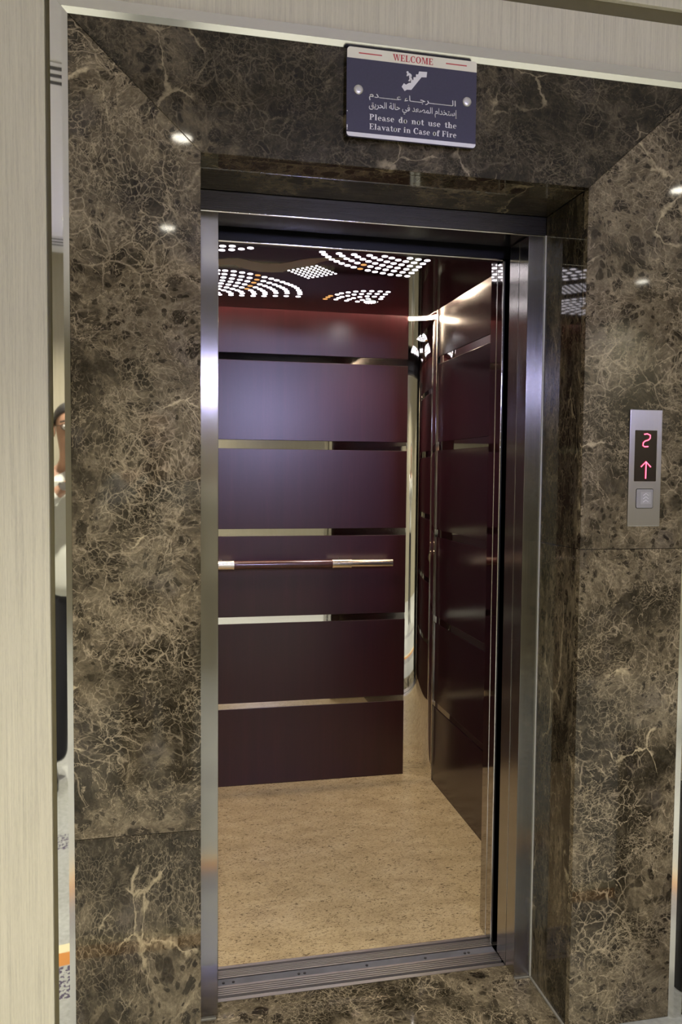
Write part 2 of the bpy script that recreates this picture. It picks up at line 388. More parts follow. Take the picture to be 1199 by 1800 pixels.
# polished steel trims, mitred, the flat face turned a hair towards the opening
YT = YF-.0085
def trim_v(name, xo, xi, xb, tilt):
    """xo outer edge, xb start of the bevel, xi edge at the marble"""
    t = struct(MB().prism([(xo, YF+.006), (xo, YT-tilt), (xb, YT+tilt), (xb, YF+.006)], 0, 1, 'XY').build(name, M['trim']))
    for v in t.data.vertices:
        if v.co.z > .5: v.co.z = (MT+.0345) if abs(v.co.x-xo) < 1e-4 else MT+.0105
    b = MB().prism([(xb, YF+.006), (xb, YT+tilt), (xi, YF-.0005), (xi, YF+.006)], 0, 1, 'XY').build('trim_bevel', M['trimb'], t)
    for v in b.data.vertices:
        if v.co.z > .5: v.co.z = MT if abs(v.co.x-xi) < 1e-4 else MT+.0105
    return t
trim_v('trim_1', TX0, ML, -.340, .0011)
trim_v('trim_2', TX1, MR, 1.190, 0)
t3 = struct(MB().prism([(TX0, TZ1), (TX1, TZ1), (1.190, MT+.0105), (-.340, MT+.0105)], YT, YF+.006).build('trim_3', M['trim']))
b3 = MB(); z0, z1 = MT, MT+.0105
b3.add([(-.340, YT, z1), (1.190, YT, z1), (MR, YF-.0005, z0), (ML, YF-.0005, z0), (-.340, YF+.006, z1), (1.190, YF+.006, z1), (MR, YF+.006, z0), (ML, YF+.006, z0)],
       [(0, 1, 2, 3), (4, 7, 6, 5), (0, 3, 7, 4), (1, 5, 6, 2), (3, 2, 6, 7), (0, 4, 5, 1)])
b3.build('trim_bevel', M['trimb'], t3)
# the rest of the lobby, seen only in the polished steel
M['paper2'] = wallpaper('striated_wallpaper_opposite', (.37, .34, .255))
struct(box('wall_back', M['paper2'], -3.2, 4.6, -3.50, -3.45, 0, CEIL+.05))
struct(box('wall_left', M['paper2'], -3.25, -3.2, -3.45, YF, 0, CEIL+.05))
struct(box('wall_right', M['paper2'], 4.6, 4.65, -3.45, YF, 0, CEIL+.05))
ws = MB().box(-1.0, -.95, .0, 2.1, -.3, 2.9).box(1.65, 1.70, .0, 2.1, -.3, 2.9).box(-.95, 1.65, 2.05, 2.1, -.3, 2.9).box(-.95, 1.65, .0, 2.05, 2.85, 2.9).box(-.95, 1.65, .0, 2.05, -.3, -.25)
struct(ws.build('wall_shaft', M['masonry']))

# ================================================================== lift door frame, sill, doors
df = thing('door_frame', 'brushed stainless steel frame around the open lift doorway', 'door frame')
MB().box(XL, 0, 0, .058, .0005, HZ-.002).build('jamb', M['steel'], df, .0015)
j = MB().box(.84, XR, 0, .0016, .0005, HZ-.002).build('jamb', M['steel'], df, .0005)
MB().box(.84, XR-.001, .0016, .058, .0005, HZ-.002).build('jamb_reveal', M['steelD'], df, .0008)
hd = MB().box(XL, XR, 0, .012, HZ, NT-.0005).build('header', M['steelX'], df, .0012)
MB().tube([(XL, .001, HZ-.0004), (XR, .001, HZ-.0004)], .0024, 12).build('header_lip', M['dooredge'], hd)
MB().box(XL, 1.3, .013, .122, HZ+.002, 2.35).build('door_hanger_cover', M['black'], df)

def sill(name, y0, y1, label, cat, flip):
    d = y1-y0; f = lambda t: y0+d*t if not flip else y1-d*t
    prof = []
    def lin(a, b, z): prof.extend([(f(a), z), (f(b), z)])
    lin(0, .20, 0); lin(.215, .36, -.012)                      # nosing, door groove
    a = .375
    for k in range(5):
        lin(a, a+.068, 0); 
        if k < 4: lin(a+.074, a+.120, -.0040)
        a += .125
    poly = prof + [(f(1), 0), (f(1), -.05), (f(0), -.05)]
    o = MB().prism(poly, XL if not flip else -.15, .8395 if not flip else 1.0, 'YZ').build(name, M['alu'], None)
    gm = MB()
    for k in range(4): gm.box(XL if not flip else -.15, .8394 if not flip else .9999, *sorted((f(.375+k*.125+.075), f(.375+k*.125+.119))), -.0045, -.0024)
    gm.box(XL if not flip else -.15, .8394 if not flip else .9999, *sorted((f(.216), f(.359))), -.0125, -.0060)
    gm.build('dark_groove', M['rubber'], o)  # dark strips stand in for the shade and dirt in the grooves
    return tag(o, label, cat)
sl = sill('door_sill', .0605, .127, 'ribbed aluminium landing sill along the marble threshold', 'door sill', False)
ap = thing('sill_apron', 'dull grey strip with black screws between the two ribbed sills', 'sill strip')
MB().box(XL, .8395, .1275, .1575, -.03, -.002).build('strip', M['alud'], ap)
for x in (.022, .050, .238, .255, .44, .62, .745, .757): MB().cyl((x, .140, -.002), (0, 0, 1), .0042, .0012, 12).build('screw', M['rubber'], ap)

sd = thing('sliding_door', 'landing door leaf slid open behind the right jamb', 'sliding door')
MB().box(.8395, 1.27, .0605, .1215, .004, HZ-.001).build('leaf', M['steelD'], sd, .001)
MB().box(.8392, .8402, .0590, .0605, .004, HZ-.001).build('edge_seam', M['dooredge'], sd)
cdoor = thing('sliding_door', 'mirror polished car door leaf slid open behind the dark gap', 'sliding door')
MB().box(.8385, 1.29, .166, .2065, .002, 2.072).build('leaf', M['door'], cdoor, .0008)
MB().tube([(.8390, .1660, .002), (.8390, .1660, 2.072)], .0028, 14).build('edge_lip', M['dooredge'], cdoor)
MB().box(.8385, .8400, .1555, .164, .004, 2.07).build('rubber_seal', M['rubber'], cdoor)

# ================================================================== the car
CX0, CX1, CB, CFr = -.225, 1.065, 1.517, .213
STR = [(.3586, .3850), (.753, .7837), (1.1546, 1.1869), (1.5518, 1.5908), (1.9485, 1.9795)]
car = thing('elevator_car', 'open elevator car with mahogany panels, mirror strips, tan floor and perforated lit ceiling', 'elevator')
fl = MB().box(CX0, CX1, CFr+.0005, CB, -.05, .0).build('floor_covering', M['floor_car'], car)
# car sill = part of the car
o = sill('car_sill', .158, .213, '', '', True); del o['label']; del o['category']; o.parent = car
R = .083
def panels(wallpart, kind, m):
    zs = [0] + [z for a in STR for z in a] + [2.30]
    for i in range(0, len(zs), 2):
        a, b = zs[i]+(.0008 if i else .001), zs[i+1]-.0008
        if kind == 'back': q = MB().box(CX0+R, CX1-R-.030, CB, CB+.012, a, b)
        elif kind == 'right': q = MB().box(CX1, CX1+.012, .257, CB-R-.004, a, b)
        else: q = MB().box(CX0-.012, CX0, .257, CB-R, a, b)
        q.build('veneer_panel', m, wallpart, .0012)
    for a, b in STR:
        if kind == 'back': q = MB().box(CX0+R, CX1-R-.030, CB+.003, CB+.012, a, b)
        elif kind == 'right': q = MB().box(CX1+.003, CX1+.012, .257, CB-R-.004, a, b)
        else: q = MB().box(CX0-.012, CX0-.003, .257, CB-R, a, b)
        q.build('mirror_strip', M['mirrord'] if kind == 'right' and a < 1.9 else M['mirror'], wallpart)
bw = box('back_wall', M['black'], CX0-.02, CX1+.03, CB+.0125, CB+.03, -.05, 2.32, car); panels(bw, 'back', M['wood'])
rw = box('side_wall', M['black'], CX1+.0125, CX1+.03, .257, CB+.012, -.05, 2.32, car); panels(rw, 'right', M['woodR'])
lw = box('side_wall', M['black'], CX0-.03, CX0-.0125, .257, CB+.012, -.05, 2.32, car); panels(lw, 'left', M['wood'])
def corner(sx):
    """coved mirror steel corner column with flat flanges"""
    cx, cy = (CX1-R if sx > 0 else CX0+R), CB-R
    RX = R+.030; cx -= sx*.030; x_f = cx-sx*.0005
    inner = [(x_f, CB-.003)]
    inner += [(cx+sx*(RX-.001)*(.62*math.sin(PI/2*k/28)+.38*k/28), cy+(R-.003)*(.62*math.cos(PI/2*k/28)+.38*(1-k/28))) for k in range(1, 28)]
    inner += [(cx+sx*(RX-.001), cy), (cx+sx*(RX-.004), cy-.006), (cx+sx*(RX-.004), cy-.022)]
    outer = [(cx+sx*(RX+.002), cy-.022), (cx+sx*(RX+.002), CB+.002), (x_f, CB+.002)]
    MB().prism(inner+outer, .0005, 2.30, 'XY', True).build('corner_column', M['mirror'], car)
corner(1); corner(-1)
# front returns and transom of the car
MB().box(.8390, CX1+.03, .2135, .2565, .001, 2.32).build('front_return', M['door'], car, .0008)
MB().tube([(.8395, .2100, .002), (.8395, .2100, 2.072)], .0022, 12).build('return_lip', M['dooredge'], car)
MB().box(CX0-.03, -.002, .2135, .2565, .001, 2.32).build('front_return', M['door'], car, .0008)
tr = MB().box(-.15, 1.10, .1675, .2125, 2.0795, 2.40).build('transom', M['black'], car)
MB().tube([(-.15, .1700, 2.0770), (.8380, .1700, 2.0770)], .0036, 14).build('transom_lip', M['dooredge'], tr)
MB().box(CX0, CX1, .2130, .230, 2.10, 2.30).build('transom_lining', M['black'], car)
# ceiling: dark lacquered false ceiling, perforations lit from above, cove behind its edges
ZC = 2.168
MB().box(CX0-.02, CX1+.02, .2135, CB+.02, 2.325, 2.345).build('roof', M['plaster'], car)
cp = MB().box(CX0+.045, CX1-.043, .231, 1.462, ZC, ZC+.03).build('ceiling_panel', M['ceil'], car, .002)
DOT_A = [(0.039,0.542),(0.069,0.535),(0.039,0.588),(0.070,0.576),(0.100,0.560),(0.128,0.542)]
DOT_B = [(0.064,0.845),(0.095,0.848),(0.126,0.858),(0.156,0.870),(0.212,0.904),(0.239,0.921),(0.262,0.940),(0.286,0.961),(0.306,0.982),(0.323,1.000),(0.339,1.020),(0.354,1.045),(0.366,1.078),(0.375,1.109),(0.381,1.141),(0.381,1.188),(0.037,0.847),(0.064,0.895),(0.097,0.901),(0.128,0.915),(0.159,0.928),(0.214,0.964),(0.239,0.986),(0.262,1.008),(0.281,1.030),(0.297,1.051),(0.311,1.075),(0.322,1.105),(0.328,1.137),(0.332,1.191),(0.038,0.894),(0.063,0.945),(0.095,0.954),(0.126,0.966),(0.155,0.981),(0.206,1.018),(0.228,1.038),(0.248,1.061),(0.264,1.087),(0.276,1.113),(0.284,1.145),(0.288,1.199),(0.062,0.993),(0.093,1.004),(0.122,1.016),(0.149,1.032),(0.195,1.071),(0.214,1.096),(0.228,1.120),(0.239,1.146),(0.243,1.175),(0.243,1.213),(0.059,1.039),(0.088,1.052),(0.117,1.065),(0.142,1.085),(0.181,1.125),(0.193,1.151),(0.200,1.183),(0.199,1.221),(0.056,1.087),(0.084,1.100),(0.108,1.117),(0.129,1.138),(0.144,1.157),(0.152,1.184),(0.153,1.224),(0.054,1.133),(0.076,1.151),(0.096,1.171),(0.107,1.195),(0.109,1.226),(0.054,1.197),(0.063,1.229)]
DOT_BW = [(0.185,0.882),(0.188,0.948),(0.181,0.997),(0.172,1.052),(0.164,1.103)]
DOT_D = [(0.362,0.532),(0.374,0.558),(0.392,0.584),(0.409,0.610),(0.430,0.631),(0.452,0.653),(0.477,0.673),(0.503,0.691),(0.561,0.720),(0.591,0.734),(0.623,0.745),(0.655,0.757),(0.688,0.761),(0.721,0.765),(0.419,0.537),(0.435,0.562),(0.456,0.590),(0.478,0.611),(0.503,0.634),(0.558,0.669),(0.589,0.684),(0.621,0.697),(0.654,0.706),(0.689,0.716),(0.723,0.718),(0.470,0.537),(0.488,0.561),(0.511,0.585),(0.536,0.606),(0.564,0.625),(0.594,0.642),(0.624,0.655),(0.655,0.664),(0.690,0.673),(0.723,0.675),(0.522,0.535),(0.544,0.558),(0.569,0.578),(0.598,0.596),(0.626,0.611),(0.657,0.621),(0.690,0.630),(0.724,0.633),(0.574,0.534),(0.602,0.548),(0.630,0.566),(0.660,0.578),(0.692,0.586),(0.725,0.591),(0.662,0.536),(0.694,0.544),(0.727,0.549)]
DOT_DW = [(0.530,0.706),(0.530,0.652)]
DOT_E = [(0.542,1.088),(0.565,1.066),(0.591,1.045),(0.619,1.030),(0.651,1.022),(0.685,1.020),(0.718,1.021),(0.530,1.114),(0.596,1.097),(0.623,1.081),(0.652,1.069),(0.684,1.064),(0.718,1.063),(0.557,1.149),(0.576,1.125),(0.629,1.135),(0.655,1.115),(0.685,1.113),(0.717,1.109),(0.548,1.171),(0.542,1.202),(0.608,1.160),(0.596,1.187),(0.590,1.214),(0.651,1.185),(0.638,1.219),(0.670,1.160),(0.721,1.148)]
DOT_EW = [(0.508,1.142),(0.502,1.169),(0.497,1.204)]

M['hole'] = emit('lit_perforation', (1.0, .93, 1.0), HOLE_STRENGTH)
M['holew'] = emit('warm_lit_perforation', (1.0, .50, .16), .9)
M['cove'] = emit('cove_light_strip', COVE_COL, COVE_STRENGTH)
M['lamp'] = emit('spot_lamp_glass', (1.0, .97, 1.0), 60.0)
def disc(mb, x, y, r=.0104):
    mb.prism([(x+r*math.cos(2*PI*k/18), y+r*math.sin(2*PI*k/18)) for k in range(18)], ZC-.0012, ZC+.001, 'XY'); return mb
big = [(p, M['hole']) for p in DOT_A+DOT_D+DOT_E+DOT_B[:9]] + [(p, M['holew']) for p in DOT_DW+DOT_EW[:3]]
for p, m in big: disc(MB(), *p, .0096 if p in DOT_E else .0104).build('light_hole', m, cp)
rest = MB()
for p in DOT_B[9:]: disc(rest, *p)
for i in range(7):
    for k in range(7): disc(rest, .287+i*.01425+k*.01435, .790+i*.0149-k*.01445, .0048)
o = rest.build('light_holes', M['hole'], cp); o['kind'] = 'stuff'
ow = MB()
for p in DOT_BW: disc(ow, *p)
o = ow.build('light_holes', M['holew'], cp); o['kind'] = 'stuff'; o['label'] = 'amber lit holes of the arc pattern'
wave = [(-.12, .74), (-.05, .715), (.03, .697), (.063, .68), (.097, .672), (.124, .683), (.148, .699), (.175, .708), (.208, .709), (.246, .703), (.279, .673), (.306, .64), (.335, .617), (.378, .601), (.413, .596), (.446, .585), (.47, .572), (.46, .60), (.43, .615), (.395, .63), (.375, .655), (.361, .69), (.335, .716), (.299, .744), (.268, .815), (.228, .828), (.187, .831), (.151, .813), (.116, .786), (.094, .762), (.068, .762), (.034, .776), (-.05, .80), (-.12, .82)]
MB().prism(wave, ZC-.0008, ZC+.001, 'XY').build('wavy_inlay', M['inlay'], cp)
def lamp_fixture(parent, x, y, z, r, glass):
    ring = MB(); n = 24
    prof = [(r, .0), (r+.010, -.004), (r+.012, .0)]
    vs = [(x+q*math.cos(2*PI*k/n), y+q*math.sin(2*PI*k/n), z+h) for q, h in prof for k in range(n)]
    fs = [(i*n+k, i*n+(k+1) % n, ((i+1) % 3)*n+(k+1) % n, ((i+1) % 3)*n+k) for i in range(3) for k in range(n)]
    ring.add(vs, fs, True).build('lamp_ring', M['trimb'], parent)
    g = MB().prism([(x+r*math.cos(2*PI*k/n), y+r*math.sin(2*PI*k/n)) for k in range(n)], z-.003, z+.001, 'XY').build('lamp_glass', glass, parent)
    return g
lamp_fixture(cp, .688, 1.205, ZC-.0005, .024, M['lamp'])
def spot(name, loc, watts, col, size, blend=.6, radius=.03, parent=None):
    ld = bpy.data.lights.new(name, 'SPOT'); ld.energy = watts; ld.color = col; ld.spot_size = math.radians(size); ld.spot_blend = blend; ld.shadow_soft_size = radius
    o = bpy.data.objects.new(name, ld); COL.objects.link(o); o.location = loc
    if parent is not None: o.parent = parent
    return o
spot('car_spot_light', (.688, 1.205, ZC-.006), SPOT_W, (1.0, .93, .90), 130, .8, .024, car)
spot('car_spot_light', (.15, .60, ZC-.006), SPOT_W, (1.0, .93, .90), 150, .8, .024, car)
MB().box(CX0+.002, CX1-.002, 1.472, 1.508, 2.285, 2.300).build('cove_glow', M['cove'], cp)
MB().box(CX1-.034, CX1-.010, .26, 1.45, 2.285, 2.300).build('cove_glow', M['cove'], cp)
MB().box(CX0+.010, CX0+.034, .26, 1.45, 2.285, 2.300).build('cove_glow', M['cove'], cp)
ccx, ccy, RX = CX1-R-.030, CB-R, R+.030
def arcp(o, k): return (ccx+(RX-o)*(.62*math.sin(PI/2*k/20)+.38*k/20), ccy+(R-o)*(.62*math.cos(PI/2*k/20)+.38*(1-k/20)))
MB().prism([arcp(.004, k) for k in range(21)]+[arcp(.008, k) for k in range(20, -1, -1)], 2.160, 2.176, 'XY').build('cove_glow', M['cove'], cp)  # added glowing band, imitates cove light caught by the mirror column
# handrail on the back wall
hr = MB().tube([(-.148, 1.45, 1.031), (.868, 1.45, 1.031)], .0185, 20).build('handrail', M['brass'], car)
MB().tube([(.135, 1.45, 1.031), (.586, 1.45, 1.031)], .0192, 20).build('wooden_grip', M['grip'], hr)['label'] = 'dark varnished wooden grip'
for a, b in ((.586, .668), (.053, .135)):
    MB().tube([(a, 1.45, 1.031), (b, 1.45, 1.031)], .0222, 20).build('sleeve', M['brass'], hr)
    for e in (a, b): MB().tube([(e-.003, 1.45, 1.031), (e+.003, 1.45, 1.031)], .0236, 20).build('ring', M['brass'], hr)
    c = (a+b)/2-.012
    MB().cyl((c, 1.45, 1.052), (0, 0, 1), .005, .006, 12).build('set_screw', M['dooredge'], hr)
    MB().tube([(c, 1.45, 1.031), (c, CB+.001, 1.031)], .010, 14).build('bracket', M['brass'], hr)

# ================================================================== notice sign
YS = -.2455
sx0, sx1, sz0, sz1 = .2745, .5855, 2.2095, 2.4070
SW, SH = sx1-sx0, sz1-sz0
M['navy'] = plain('navy_acrylic', (.060, .058, .105), .22, noise=.1, scale=200)
M['cream'] = plain('cream_print', (.92, .90, .76), .35)
M['white'] = plain('white_print', (.86, .86, .90), .35)
M['screw'] = plain('satin_screw_steel', (.80, .80, .82), .30, 1.0)
M['red'] = plain('red_print', (.55, .06, .06), .4)
sg = thing('notice_sign', 'navy notice plaque with WELCOME and fire warning lettering above the lift doorway', 'sign')
MB().prism(rounded(sx0, sx1, sz0, sz1, .008), YS, YS+.006).build('plate', M['navy'], sg, .0008)
def sv(u, v): return sx0+SW*u, sz1-SH*v
def strip(name, v0, v1, m, corners):
    x0, zb = sv(.002, v1); x1, zt = sv(.998, v0); r = .0075
    p = [q for q in rounded(x0, x1, zb, zt, r)]
    n = len(p)//4
    if corners == 'top': p = [(x1, zb)] + p[n:3*n] + [(x0, zb)]
    else: p = p[:n] + [(x1, zt), (x0, zt)] + p[3*n:]
    return MB().prism(p, YS-.0006, YS+.001).build(name, m, sg)
strip('header_strip', .0, .122, M['cream'], 'top'); strip('footer_strip', .952, .998, M['white'], 'bottom')
for u0, u1 in ((.088, .262), (.754, .918)):
    (x0, z0), (x1, z1) = sv(u0, .067), sv(u1, .055); MB().box(x0, x1, YS-.0009, YS, z0, z1).build('red_rule', M['red'], sg)
for u, v in ((.086, .478), (.922, .478)):
    x, z = sv(u, v); s = MB().tube([(x, YS-.0062, z), (x, YS-.0058, z), (x, YS-.0040, z), (x, YS, z)], [.0040, .0080, .0104, .0108], 28).build('screw', M['screw'], sg)
    MB().cyl((x, YS+.006, z), (0, 1, 0), .008, .0145, 16).build('stand_off', M['steel'], sg)
x, z = sv(0.003, .72); MB().box(x, x+.0016, YS-.0008, YS, z-.001, z+.001).build('white_mark', M['white'], sg)
x, z = sv(0.003, .90); MB().box(x, x+.0018, YS-.0008, YS, z-.002, z+.005).box(x, x+.0018, YS-.0008, YS, z-.0055, z-.004).build('white_mark', M['white'], sg)

# lettering: a small bold serif drawn as polygons (cap height 1)
def glyphs():
    S, Hh, SE = .19, .06, .05
    g = {}
    def rect(x0, y0, x1, y1): return [(x0, y0), (x1, y0), (x1, y1), (x0, y1)]
    def arc(cx, cy, rx, ry, a0, a1, tv, th, n=16):
        o, i = [], []
        for k in range(n+1):
            t = math.radians(a0+(a1-a0)*k/n); o.append((cx+rx*math.cos(t), cy+ry*math.sin(t))); i.append((cx+(rx-tv)*math.cos(t), cy+(ry-th)*math.sin(t)))
        return o+i[::-1]
    def stem(x, y0, y1, b=True, t=True, tl=False):
        r = [rect(x, y0, x+S, y1)]
        if b: r.append(rect(x-.07, y0, x+S+.07, y0+SE))
        if t: r.append(rect(x-.07, y1-SE, x+S+.07, y1))
        if tl: r.append(rect(x-.08, y1-SE, x+S, y1))
        return r
    X = .66
    g['W'] = ([[(0, 1), (.22, 1), (.42, 0), (.34, 0)], [(.42, 0), (.34, .0), (.50, .95), (.56, .95)], [(.46, 1), (.68, 1), (.86, 0), (.78, 0)], [(.78, 0), (.86, 0), (1.06, 1), (.99, 1)], rect(-.04, .95, .28, 1), rect(.42, .95, .74, 1), rect(.90, .95, 1.12, 1)], 1.14)
    g['E'] = (stem(.07, 0, 1)+[rect(.2, 0, .66, .06), rect(.2, .94, .63, 1), rect(.2, .48, .5, .54), rect(.62, 0, .68, .26), rect(.58, .74, .64, 1), rect(.46, .4, .51, .62)], .74)
    g['L'] = (stem(.07, 0, 1)+[rect(.2, 0, .64, .06), rect(.60, 0, .66, .30)], .72)
    g['C'] = ([arc(.44, .5, .42, .52, 50, 310, .2, .06, 24), rect(.66, .66, .72, .98), rect(.68, .10, .74, .20)], .80)
    g['O'] = ([arc(.44, .5, .42, .52, 0, 180, .2, .06, 20), arc(.44, .5, .42, .52, 180, 360, .2, .06, 20)], .90)
    g['M'] = (stem(.78, 0, 1)+[rect(.08, 0, .14, 1), rect(.0, 0, .22, SE), rect(0, .95, .2, 1), [(.1, 1), (.32, 1), (.60, .08), (.5, .0)], [(.5, 0), (.58, 0), (.84, 1), (.76, 1)]], 1.10)
    g['P'] = (stem(.07, 0, 1)+[arc(.3, .73, .36, .27, -90, 90, .19, .06)], .72)
    g['F'] = (stem(.07, 0, 1)+[rect(.2, .94, .62, 1), rect(.2, .48, .5, .54), rect(.57, .74, .63, 1), rect(.46, .4, .51, .62)], .68)
    bowl = lambda cx: arc(cx, X/2, .27, X/2+.02, 0, 360, .135, .05, 28)
    g['l'] = (stem(.07, 0, 1, True, False, True), .38)
    g['i'] = (stem(.07, 0, X, True, False, True)+[arc(.165, .86, .10, .11, 0, 360, .0999, .1099, 16)], .38)
    g['o'] = ([bowl(.29)], .60)
    g['e'] = ([arc(.29, X/2, .27, X/2+.02, 0, 315, .15, .055, 24), rect(.1, .33, .54, .385)], .58)
    g['a'] = ([arc(.25, .44, .22, .24, 20, 160, .13, .055, 14), rect(.32, .06, .49, .46), arc(.24, .19, .22, .21, 60, 300, .15, .05, 20), rect(.3, .34, .4, .39), rect(.44, 0, .60, .07)], .62)
    g['s'] = ([arc(.24, .49, .20, .19, 40, 270, .12, .055, 16), arc(.24, .17, .21, .19, -140, 90, .12, .055, 16), rect(.37, .46, .42, .66), rect(.04, 0, .09, .22)], .50)
    g['d'] = ([arc(.27, X/2, .25, X/2+.02, 60, 300, .16, .055, 22), rect(.36, 0, .55, 1), rect(.28, .95, .5, 1), rect(.45, 0, .64, SE)], .66)
    g['n'] = (stem(.07, 0, X, True, False, True)+[arc(.36, .42, .24, .26, 0, 130, .17, .07, 14), rect(.43, 0, .60, .44), rect(.37, 0, .67, SE)], .70)
    g['h'] = (stem(.07, 0, 1, True, False, True)+[arc(.36, .42, .24, .26, 0, 130, .17, .07, 14), rect(.43, 0, .60, .44), rect(.37, 0, .67, SE)], .70)
    g['u'] = ([rect(.07, .2, .25, X), rect(0, X-SE, .2, X), arc(.31, .22, .24, .24, 180, 310, .17, .07, 14), rect(.43, 0, .61, X), rect(.36, X-SE, .5, X), rect(.5, 0, .68, SE)], .70)
    g['t'] = ([rect(.12, .12, .29, .88), rect(.0, X-SE, .42, X), arc(.31, .17, .19, .19, 180, 330, .16, .07, 12)], .44)
    g['r'] = (stem(.07, 0, X, True, False, True)+[arc(.36, .46, .2, .21, 45, 150, .1, .09, 10), arc(.44, .55, .09, .1, 0, 360, .0899, .0999, 14)], .54)
    g['v'] = ([[(.04, X), (.25, X), (.40, .0), (.31, 0)], [(.31, 0), (.38, 0), (.60, X), (.52, X)], rect(0, X-SE, .3, X), rect(.44, X-SE, .66, X)], .64)
    g['f'] = ([rect(.1, 0, .28, .8), rect(.02, 0, .4, SE), rect(.0, X-SE, .42, X), arc(.31, .78, .21, .22, 30, 180, .16, .07, 12), arc(.42, .88, .08, .09, 0, 360, .0799, .0899, 12)], .44)
    g[' '] = ([], .34)
    return g
GL = glyphs()
def lettering(name, text, x0, x1, zb, cap, m, parent, y0, word_gap=None):
    gap = .06; xs = []; cur = 0.0
    total = sum(GL[c][1]+gap for c in text)-gap; k = cap
    free = (x1-x0)/k-total
    spaces = text.count(' ')
    sx = 1.0; sp = 0.0
    if spaces and free > 0:
        sx = 1.22; sp = ((x1-x0)/k/sx-total)/spaces
        if sp < -.02: sx *= ((x1-x0)/k/sx)/(total-.02*spaces); sp = -.02
    else: sx = (x1-x0)/k/total
    mb = MB()
    for c in text:
        for poly in GL[c][0]: mb.prism([(x0+(cur+px)*k*sx, zb+pz*k) for px, pz in poly], y0-.0007, y0)
        cur += GL[c][1]+gap+(sp if c == ' ' else 0)
    return mb.build(name, m, parent)
x0, z = sv(.346, .099); x1, _ = sv(.655, 0); lettering('welcome_lettering', 'WELCOME', x0, x1, z, SH*.072, M['red'], sg, YS-.0006)
x0, z = sv(.173, .795); x1, _ = sv(.846, 0); lettering('warning_lettering', 'Please do not use the', x0, x1, z, SH*.066, M['white'], sg, YS)
x0, z = sv(.173, .902); x1, _ = sv(.846, 0); lettering('warning_lettering', 'Elavator in Case of Fire', x0, x1, z, SH*.066, M['white'], sg, YS)
# Arabic lines from joined letter forms, already in visual order
def arabic(words):
    F = {'ا': 'ﺍﺎ', 'إ': 'ﺇﺈ', 'ل': 'ﻝﻞﻟﻠ', 'ر': 'ﺭﺮ', 'ج': 'ﺝﺞﺟﺠ', 'ء': 'ﺀ', 'ع': 'ﻉﻊﻋﻌ', 'د': 'ﺩﺪ', 'م': 'ﻡﻢﻣﻤ', 'س': 'ﺱﺲﺳﺴ', 'ت': 'ﺕﺖﺗﺘ',
         'خ': 'ﺥﺦﺧﺨ', 'ذ': 'ﺫﺬ', 'ص': 'ﺹﺺﺻﺼ', 'ف': 'ﻑﻒﻓﻔ', 'ي': 'ﻱﻲﻳﻴ', 'ح': 'ﺡﺢﺣﺤ', 'ة': 'ﺓﺔ', 'ق': 'ﻕﻖﻗﻘ', 'ـ': 'ــــ'}
    out = ''
    for i, ch in enumerate(words):
        if ch == ' ': out += ' '; continue
        f = F[ch]
        pr = i > 0 and words[i-1] != ' ' and len(F[words[i-1]]) == 4
        nx = i < len(words)-1 and words[i+1] != ' ' and len(f) == 4 and words[i+1] != 'ء'
        if ch == 'ء': pr = False
        out += f[(3 if nx else 1) if pr and len(f) > 1 else (2 if nx else 0)]
    return out[::-1]
def flat_text(name, s, x0, x1, zb, zt, m, parent, y0):
    c = bpy.data.curves.new(name, 'FONT'); c.body = s; c.resolution_u = 6; c.offset = .005
    t = bpy.data.objects.new(name, c); COL.objects.link(t)
    dg = bpy.context.evaluated_depsgraph_get(); me = bpy.data.meshes.new_from_object(t.evaluated_get(dg))
    bpy.data.objects.remove(t); bpy.data.curves.remove(c)
    vs = [v.co.copy() for v in me.vertices]
    if not vs: return None
    a, b = min(v.x for v in vs), max(v.x for v in vs); lo, hi = min(v.y for v in vs), max(v.y for v in vs)
    for v, q in zip(me.vertices, vs): v.co = (x0+(q.x-a)/(b-a)*(x1-x0), y0, zb+(q.y-lo)/(hi-lo)*(zt-zb))
    bm = bmesh.new(); bm.from_mesh(me); r = bmesh.ops.extrude_face_region(bm, geom=bm.faces[:])
    for v in [g for g in r['geom'] if isinstance(g, bmesh.types.BMVert)]: v.co.y -= .0006
    bmesh.ops.recalc_face_normals(bm, faces=bm.faces); bm.to_mesh(me); bm.free()
    return link(name, me, m, parent)
x0, zt = sv(.168, .475); x1, zb = sv(.836, .575)
flat_text('arabic_lettering', arabic('الــــــــرجـــاء عــــــدم'), x0, x1, zb, zt, M['white'], sg, YS)
x0, zt = sv(.168, .580); x1, zb = sv(.846, .695)
flat_text('arabic_lettering', arabic('إستخدام المصعد في حالة الحريق'), x0, x1, zb, zt, M['white'], sg, YS)
# pictogram: a figure walking down an escalator, arrow foot
def pv(px, py):  # from the enlarged picture of the plaque
    yt = 95+(px-88)*.114; return sv((px-88)/1010, (py-yt)/690)
pic = MB()
steps = [(507, 407), (523, 380), (540, 392), (562, 378), (578, 378), (578, 355), (597, 355), (597, 333), (616, 333), (616, 311), (634, 311), (640, 288), (703, 292), (699, 334), (660, 333), (582, 432), (548, 430), (530, 441)]
pic.prism([pv(*q) for q in steps], YS-.0006, YS)
for a in ([(543, 289), (551, 285), (559, 291), (559, 300), (551, 304), (543, 299)], [(548, 304), (566, 300), (581, 312), (584, 326), (578, 340), (570, 330), (562, 318), (548, 326), (543, 322)],
          [(562, 326), (580, 330), (577, 350), (570, 366), (556, 362), (566, 346)], [(572, 332), (583, 338), (590, 356), (581, 360)]):
    pic.prism([pv(*q) for q in a], YS-.0006, YS)
pic.build('pictogram', M['white'], sg)

